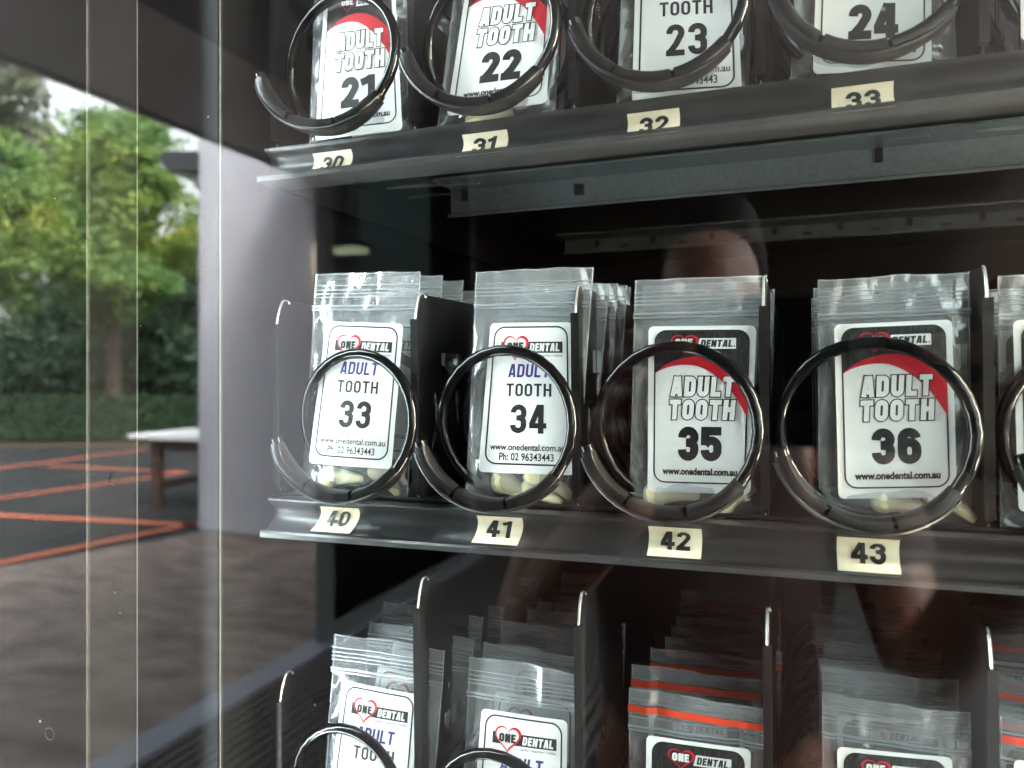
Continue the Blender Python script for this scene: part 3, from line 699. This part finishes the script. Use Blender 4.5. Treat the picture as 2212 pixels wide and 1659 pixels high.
TOOTH = [tooth_mesh(i, l_, r_) for i, (l_, r_) in enumerate([(.021, .0036), (.018, .0034), (.016, .0040), (.022, .0032)])]

def packet(name_label, bag, lab, kind, num, seed, yb=YD + .0095, red=False, teeth=(), cat='packet', group='tooth packets at the front of their coils'):
    """bag, lab: pixel corners TL TR BR BL of the bag and of its sticker, taken on the plane y = yb"""
    rnd = random.Random(seed)
    BQ = [on_plane(*p, yb) for p in bag]; LQ = [on_plane(*p, yb - .0044) for p in lab]
    base = (BQ[2] + BQ[3]) / 2; base.y = yb
    t = empty('tooth_packet', base); tag(t, name_label, cat, group)
    bq = [p - base for p in BQ]; lq = [p - base for p in LQ]
    def bl(q, u, v): return q[0] * (1 - u) * (1 - v) + q[1] * u * (1 - v) + q[2] * u * v + q[3] * (1 - u) * v
    sd = seed * 7.31
    def ss(a, b_, x): x = min(1, max(0, (x - a) / (b_ - a))); return x * x * (3 - 2 * x)
    creases = [(rnd.uniform(-.9, .9), rnd.uniform(0, 1), rnd.uniform(.02, .16), rnd.uniform(.012, .03), rnd.uniform(-.0011, .0011)) for _ in range(7)] + \
              [(rnd.uniform(-2.5, 2.5), rnd.uniform(0, 1), rnd.uniform(.25, .98), rnd.uniform(.015, .04), rnd.uniform(-.0014, .0014)) for _ in range(14)]
    def wr(u, v, s):
        w_ = noise.noise(Vector((u * 3.1, v * 4.7, sd + s))) * .0013 + noise.noise(Vector((u * 9 + v * 4, v * 6 - u * 5, sd + s * 2))) * .0006
        for (sl, cu, cv, wd, am) in creases:                      # soft creases running across the film
            if (cv < .18) != (v < .18): continue
            d_ = (u - cu) * .5 - (v - cv) * sl * .5
            w_ += am * math.exp(-(d_ / wd) ** 2) * math.exp(-((v - cv) / .12) ** 2)
        inside = ss(.10, .18, u) * ss(.90, .82, u) if False else ss(.10, .18, u) * (1 - ss(.82, .90, u))
        inside *= ss(.19, .24, v) * (1 - ss(.84, .89, v))
        return w_ * (1 - .85 * inside)
    for nm, sg in (('front_film', -1), ('back_film', 1)):
        b = MB(); NU, NV = 40, 76
        for j in range(NV + 1):
            v = j / NV
            for i in range(NU + 1):
                u = i / NU; e = (4 * u * (1 - u)) ** .6
                lo = min(1, max(0, (v - .18) / .1)); bt = min(1, (1 - v) / .06)
                thick = .0004 + e * lo * bt * (.0030 + .0022 * math.exp(-((v - .90) / .07) ** 2))
                k = .45 + .55 * lo
                p = bl(bq, u, v); wv = wr(u, v, 0 if v < .18 else sg) * (.9 + .3 * k) * (.45 + .55 * e)
                flap = .0012 * math.sin(u * 5 + seed) * max(0, (.16 - v) / .16)
                p = p + Vector((0, sg * thick + (wv if v < .18 else wv * .8) + flap, 0))
                if j == 0: p.z += noise.noise(Vector((u * 4, sd, 0))) * .0009
                b.v.append(tuple(p))
        for j in range(NV):
            for i in range(NU): a = j * (NU + 1) + i; b.f.append((a, a + 1, a + NU + 2, a + NU + 1))
        b.build(nm, 'film', t, smooth=80)
    # zip ridges and welded side seams
    b = MB()
    for v, r_ in ((.055, .00020), (.075, .0002), (.092, .0002), (.108, .0002), (.148, .00055), (.163, .0004)):
        b.tube([bl(bq, i / 14, v) + Vector((0, -.0008 + wr(i / 14, v, 0) * .9 + .0012 * math.sin(i / 14 * 5 + seed) * max(0, (.16 - v) / .16), 0)) for i in range(15)], r_, 6)
    b.build('zip_ridge', 'film_zip', t, smooth=True)
    b = MB()
    for u in (.006, .994):
        b.tube([bl(bq, u, j / 20) + Vector((0, wr(u, j / 20, 0) * .4, 0)) for j in range(21)], .00028, 5)
    b.tube([bl(bq, i / 14, .004) + Vector((0, wr(i / 14, .004, 0) * .9 + .0012 * math.sin(i / 14 * 5 + seed), noise.noise(Vector((i / 14 * 4, sd, 0))) * .0009)) for i in range(15)], .00025, 5)
    b.build('seam', 'film_seam', t, smooth=True)
    if red:
        b = MB(); vs = []
        for i in range(15):
            u = i / 14; off = Vector((0, -.0016 + wr(u, .06, 0) * .9 + .0012 * math.sin(u * 5 + seed) * .5, 0)); vs += [bl(bq, u, .060) + off, bl(bq, u, .088) + off]
        b.add(vs, [(2 * i, 2 * i + 2, 2 * i + 3, 2 * i + 1) for i in range(14)]); b.build('red_zip_strip', 'red_zip', t)
    # sticker
    bend, twist = rnd.uniform(.0003, .0010), rnd.uniform(-.0005, .0005)
    def lp_(x, y, lift): return bl(lq, x / LW, y / LH) + Vector((0, -lift * .001 - bend * math.sin(math.pi * x / LW) * (.6 + .4 * y / LH) - twist * (2 * x / LW - 1) * (2 * y / LH - 1), 0))
    b = MB(); N_ = 32; vs = []                        # rounded card built in columns so that it can bend
    for i in range(N_ + 1):
        x = LW * (.5 - .5 * math.cos(math.pi * i / N_)); r_ = 2.2; dd = max(0, r_ - x, x - (LW - r_)); cut = r_ - math.sqrt(max(0, r_ * r_ - dd * dd))
        for kk in range(9): vs.append(lp_(x, cut + (LH - 2 * cut) * kk / 8, 0))
    b.add(vs, [(i * 9 + kk, (i + 1) * 9 + kk, (i + 1) * 9 + kk + 1, i * 9 + kk + 1) for i in range(N_) for kk in range(8)])
    card = b.build('label_card', 'card_white', t, smooth=True)
    for nm, m, lift, parts in label_layers(kind, num):
        b = MB()
        for i, (V, F) in enumerate(parts): b.add([lp_(x, y, lift + i * .0014) for x, y in V], F)
        b.build(nm if nm != 'red_over' else 'red_print', m, card)
    # teeth
    for i, (px, py, ang, ti, txt) in enumerate(teeth):
        p = on_plane(px, py, yb - .0005) - base
        o = inst('tooth', TOOTH[ti], t, p); o.rotation_euler = (rnd.uniform(-.4, .4) if not txt else 0, R(ang), rnd.uniform(-.15, .15) if not txt else 0)
        if txt:
            V, F = fit_text(txt, -.0013, .0013, -.0016, .0016, bold=.03); d = MB()
            d.add([(y - .002, -.0040, x) for x, y in V], F); d.build('digits', 'print_black', o)
    return t

def queue(front, n, step, label, group, rnd, keep=('front_film', 'back_film', 'zip_ridge', 'seam', 'label_card', 'red_zip_strip'), dz=.003, dx=.003, y0=.0):
    for i in range(n):
        c = front.copy(); col.objects.link(c); tag(c, label % NTH[i], 'packet', group)
        for ch in front.children:
            if ch.name.split('.')[0] in keep:
                k = ch.copy(); col.objects.link(k); k.parent = c
                for g in ch.children: h = g.copy(); col.objects.link(h); h.parent = k
        c.location = front.location + Vector((rnd.uniform(-dx, dx), y0 + step * (i + 1), rnd.uniform(-dz, dz * .4)))
        c.rotation_euler = (rnd.uniform(-.03, .05), rnd.uniform(-.025, .025), rnd.uniform(-.06, .06))

def rect_bag(tl, tr, br, bl_): return [tl, tr, br, bl_]
FRONT = {}
def P_(key, *a, **k): FRONT[key] = packet(*a, **k)
P_(33, 'clear zip bag, white sticker ADULT TOOTH 33, middle shelf, coil beside the cabinet wall', [(683, 592), (909, 587), (880, 1080), (650, 1066)], [(705, 694), (872, 700), (845, 1014), (667, 1000)], 'A', '33', 1,
   teeth=[(738, 1037, 2, 0, '33'), (832, 1040, 38, 1, None)])
P_(34, 'clear zip bag, white sticker ADULT TOOTH 34, middle shelf, second coil from the cabinet wall', [(1029, 587), (1282, 577), (1247, 1094), (1005, 1078)], [(1059, 698), (1237, 696), (1242, 1027), (1034, 1019)], 'A', '34', 2,
   teeth=[(1105, 1050, 14, 2, None), (1185, 1048, 32, 0, None), (1170, 1075, 8, 1, None)])
P_(35, 'clear zip bag, black and red sticker ADULT TOOTH 35, middle shelf', [(1372, 606), (1657, 593), (1645, 1126), (1358, 1104)], [(1401, 705), (1634, 703), (1621, 1068), (1399, 1061)], 'B', '35', 3,
   teeth=[(1452, 1073, 1, 0, None), (1588, 1082, -38, 1, None)])
P_(36, 'clear zip bag, black and red sticker ADULT TOOTH 36, middle shelf, fourth coil', [(1766, 604), (2094, 586), (2101, 1143), (1768, 1130)], [(1802, 701), (2056, 690), (2068, 1074), (1811, 1077)], 'B', '36', 4,
   teeth=[(1935, 1084, 4, 2, None), (2050, 1092, 30, 1, None)])
P_(37, 'clear zip bag with cropped sticker, middle shelf, fifth coil from the cabinet wall', [(2155, 600), (2520, 578), (2530, 1180), (2160, 1150)], [(2188, 692), (2480, 680), (2495, 1120), (2200, 1105)], 'B', None, 5)
P_(21, 'clear zip bag, black and red sticker ADULT TOOTH 21, top shelf, beside the cabinet wall', [(684, -112), (872, -140), (889, 298), (667, 322)], [(702, -20), (853, -40), (869, 281), (681, 305)], 'B', '21', 6,
   teeth=[(852, 258, -78, 1, None), (812, 292, -8, 0, None)])
P_(22, 'clear zip bag, black and red sticker ADULT TOOTH 22, top shelf, second coil', [(1000, -170), (1222, -195), (1199, 262), (942, 294)], [(1013, -75), (1200, -95), (1180, 222), (966, 252)], 'B', '22', 7,
   teeth=[(1060, 262, -6, 0, None)])
P_(23, 'clear zip bag with plain white sticker TOOTH 23', [(1352, -230), (1620, -250), (1622, 210), (1330, 243)], [(1376, -132), (1588, -148), (1603, 208), (1364, 222)], 'A', '23', 8,
   teeth=[(1500, 212, -4, 3, None)])
P_(24, 'clear zip bag with black and red sticker, number 24', [(1728, -290), (2048, -320), (2068, 158), (1706, 192)], [(1768, -205), (2012, -222), (2012, 152), (1756, 160)], 'B', '24', 9)
P_(25, 'clear zip bag with cropped sticker, top shelf, fifth coil from the cabinet wall', [(2168, -350), (2560, -380), (2570, 110), (2170, 140)], [(2200, -260), (2490, -280), (2500, 70), (2205, 90)], 'B', None, 10)
P_(43, 'clear zip bag with tilted white sticker, lowest shelf, beside the cabinet wall', [(724, 1368), (962, 1404), (925, 1880), (690, 1846)], [(742, 1470), (906, 1500), (880, 1822), (700, 1792)], 'A', None, 11)
P_(44, 'clear zip bag with tilted white sticker, lowest shelf, second coil', [(1014, 1417), (1264, 1457), (1250, 1960), (990, 1920)], [(1040, 1530), (1226, 1556), (1222, 1900), (1014, 1872)], 'A', None, 12)
P_(45, 'clear zip bag with red zip line and black sticker below tag 42', [(1358, 1486), (1662, 1531), (1660, 2060), (1360, 2010)], [(1396, 1588), (1622, 1618), (1615, 1990), (1392, 1962)], 'B', None, 13, red=True)
P_(46, 'clear zip bag with colourless zip and black sticker below tag 43', [(1775, 1498), (2097, 1540), (2105, 2105), (1780, 2060)], [(1808, 1612), (2057, 1636), (2070, 2030), (1815, 2005)], 'B', None, 14)
P_(47, 'clear zip bag with red zip line past the bag below tag 43', [(2160, 1545), (2520, 1600), (2530, 2200), (2165, 2150)], [(2190, 1640), (2480, 1680), (2480, 2120), (2200, 2080)], 'B', None, 15, red=True)
ORD = ['coil beside the cabinet wall', 'second coil from the cabinet wall', 'third coil from the cabinet wall', 'fourth coil from the cabinet wall', 'fifth coil from the cabinet wall']
NTH = ['second', 'third', 'fourth', 'fifth', 'sixth', 'seventh', 'eighth']
rq = random.Random(8)
for k, f in FRONT.items():
    shelf, c = {2: ('top shelf', k - 21), 3: ('middle shelf', k - 33), 4: ('lowest shelf', k - 43)}[k // 10]
    queue(f, 4 if k < 40 else 6, .0235, '%%s bag in line, %s, %s' % (shelf, ORD[c]), 'zip bags queued behind the front packets', rq, dz=.004 if k < 40 else .006)

# ------------------------------------------------------------------ the photographer and the phone
def skin_mesh(verts, edges, root=0, sub=2):
    me = bpy.data.meshes.new('s'); me.from_pydata([v[0] for v in verts], edges, []); o = bpy.data.objects.new('s', me); col.objects.link(o)
    sm = o.modifiers.new('s', 'SKIN'); sm.use_smooth_shade = True
    lay = me.skin_vertices[0] if me.skin_vertices else None
    if lay is None:
        bpy.context.view_layer.objects.active = o; lay = me.skin_vertices[0]
    for i, v in enumerate(verts):
        r_ = v[1]; lay.data[i].radius = r_ if isinstance(r_, tuple) else (r_, r_); lay.data[i].use_root = (i == root)
    ss = o.modifiers.new('u', 'SUBSURF'); ss.levels = sub; ss.render_levels = sub
    bpy.context.view_layer.update()
    m = bpy.data.meshes.new_from_object(o.evaluated_get(bpy.context.evaluated_depsgraph_get())); bpy.data.objects.remove(o)
    V = [tuple(v.co) for v in m.vertices]; F = [tuple(p.vertices) for p in m.polygons]; bpy.data.meshes.remove(m); return V, F
PX, PYY = .045, -.86
pb = Vector((PX, PYY, 0)); pers = empty('person', pb); tag(pers, 'person in dark red top holding up a phone before the glass', 'person')
PC = CAM - FW * .012
Hl, Hr = PC - RT * .083 - FW * .004, PC + RT * .083 - FW * .004
def rel(v): return Vector(v) - pb
def V3(x, y, z): return Vector((x, y, z))
def BV(x, y, z): return Vector((x * .95, y, z * .905))
def hand_path(H, sgn):
    return H + V3(0, -.03, -.035) + RT * sgn * .03
wl, wr_ = hand_path(Hl, -1) + V3(-.005, -.05, -.045), hand_path(Hr, 1) + V3(.005, -.05, -.045)
wl, wr_ = rel(wl), rel(wr_)
body = [(BV(0, 0, .96), (.15, .11)), (BV(0, .01, 1.12), (.14, .10)), (BV(0, .01, 1.30), (.165, .11)), (BV(0, 0, 1.44), (.13, .08)), (BV(0, 0, 1.52), (.055, .055)), (BV(0, .02, 1.60), (.068, .085)), (BV(0, .02, 1.69), (.072, .088)), (BV(0, .01, 1.76), (.045, .055)),
        (BV(-.19, -.01, 1.42), .055), (BV(-.25, .10, 1.17), .042), (wl, .027), (BV(.19, -.01, 1.42), .055), (BV(.25, .10, 1.17), .042), (wr_, .027),
        (BV(-.09, 0, .90), .09), (BV(-.10, .01, .50), .058), (BV(-.10, -.01, .09), .042), (BV(-.11, .13, .04), .035), (BV(.09, 0, .90), .09), (BV(.10, .01, .50), .058), (BV(.10, -.01, .09), .042), (BV(.11, .13, .04), .035)]
bed = [(0, 1), (1, 2), (2, 3), (3, 4), (4, 5), (5, 6), (6, 7), (3, 8), (8, 9), (9, 10), (3, 11), (11, 12), (12, 13), (0, 14), (14, 15), (15, 16), (16, 17), (0, 18), (18, 19), (19, 20), (20, 21)]
bm_ = MB(); bm_.add(*skin_mesh(body, bed))
for H, W, s in ((rel(Hl), wl, -1), (rel(Hr), wr_, 1)):
    palm = W.lerp(H, .55) + RT * s * .012
    k0 = H + RT * s * .016 - FW * .018 + V3(0, 0, -.02)
    bm_.add(*skin_mesh([(W, .026), (palm, (.030, .018)), (k0, (.030, .016))], [(0, 1), (1, 2)]))
    for j in range(4):                                    # fingers over the top and back of the phone
        o_ = V3(0, 0, .030 - .021 * j); st = k0 + V3(0, 0, .022 - .015 * j)
        ln = (.85, 1, .95, .78)[j]
        bm_.add(*skin_mesh([(st, .0095), (H + RT * s * .022 + FW * .010 + o_, .009), (H + RT * s * .004 + FW * .022 * ln + o_ * 1.02, .0082), (H - RT * s * .030 * ln + FW * .012 + o_ * 1.05, .0072)], [(0, 1), (1, 2), (2, 3)]))
    bm_.add(*skin_mesh([(palm, .012), (H - FW * .016 + V3(0, 0, -.045) - RT * s * .005, .0105), (H - FW * .014 - RT * s * .035 + V3(0, 0, -.018), .009)], [(0, 1), (1, 2)]))
# nose and ears
bm_.add(*skin_mesh([(BV(0, .10, 1.655), .010), (BV(0, .125, 1.625), .013), (BV(0, .10, 1.612), .010)], [(0, 1), (1, 2)]))
for s in (-1, 1): bm_.add(*skin_mesh([(BV(s * .078, .01, 1.655), .012), (BV(s * .082, .0, 1.63), .014), (BV(s * .078, .012, 1.60), .009)], [(0, 1), (1, 2)]))
bm_.build('body', 'skin', pers, smooth=80)
sh = MB(); sh.add(*skin_mesh([(BV(0, 0, .93), (.168, .128)), (BV(0, .01, 1.12), (.158, .118)), (BV(0, .01, 1.30), (.182, .126)), (BV(0, 0, 1.44), (.14, .09)), (BV(-.19, -.01, 1.42), .066), (BV(-.23, .06, 1.26), .058), (BV(.19, -.01, 1.42), .066), (BV(.23, .06, 1.26), .058), (BV(0, 0, 1.55), (.066, .066))],
       [(0, 1), (1, 2), (2, 3), (3, 4), (4, 5), (3, 6), (6, 7), (3, 8)])); sh.build('shirt', 'shirt', pers, smooth=80)
tr_ = MB(); tr_.add(*skin_mesh([(BV(0, 0, .97), (.165, .125)), (BV(-.095, 0, .86), .105), (BV(-.10, .01, .50), .076), (BV(-.10, -.01, .11), .062), (BV(.095, 0, .86), .105), (BV(.10, .01, .50), .076), (BV(.10, -.01, .11), .062)], [(0, 1), (1, 2), (2, 3), (0, 4), (4, 5), (5, 6)])); tr_.build('trousers', 'trousers', pers, smooth=80)
ha = MB(); ha.add(*skin_mesh([(BV(0, -.045, 1.60), (.07, .05)), (BV(0, -.035, 1.70), (.082, .065)), (BV(0, .01, 1.765), (.066, .075)), (BV(0, .07, 1.755), (.055, .03))], [(0, 1), (1, 2), (2, 3)])); ha.build('hair', 'hair', pers, smooth=80)
for s in (-1, 1):
    e = MB(); e.add(*skin_mesh([(BV(s * .032, .090, 1.66), .010), (BV(s * .032, .098, 1.66), .008)], [(0, 1)])); e.build('eye', 'eye_white', pers, smooth=80)
    so = MB(); so.add(*skin_mesh([(BV(s * .10, -.04, .045), .045), (BV(s * .11, .10, .035), .045), (BV(s * .115, .18, .028), .03)], [(0, 1), (1, 2)])); so.build('shoe', 'shoe', pers, smooth=80)
mo = MB(); mo.add(*skin_mesh([(BV(-.022, .098, 1.578), .005), (BV(0, .106, 1.578), .007), (BV(.022, .098, 1.578), .005)], [(0, 1), (1, 2)])); mo.build('mouth', 'shirt', pers, smooth=80)
ph = empty('phone', PC - V3(0, 0, .038)); ph.rotation_euler = (0, 0, TH); tag(ph, 'black phone held sideways in both hands', 'phone')
b = MB(); b.box((-.080, -.0045, 0), (.080, .0045, .076)); b.build('case', 'phone_black', ph, bevel=.004)
for x, z in ((.030, .050), (.030, .026)):
    b = MB(); b.tube([(x, .0045, z), (x, .0062, z)], .0075, 20); b.build('lens_ring', 'dark_steel', ph, smooth=30)
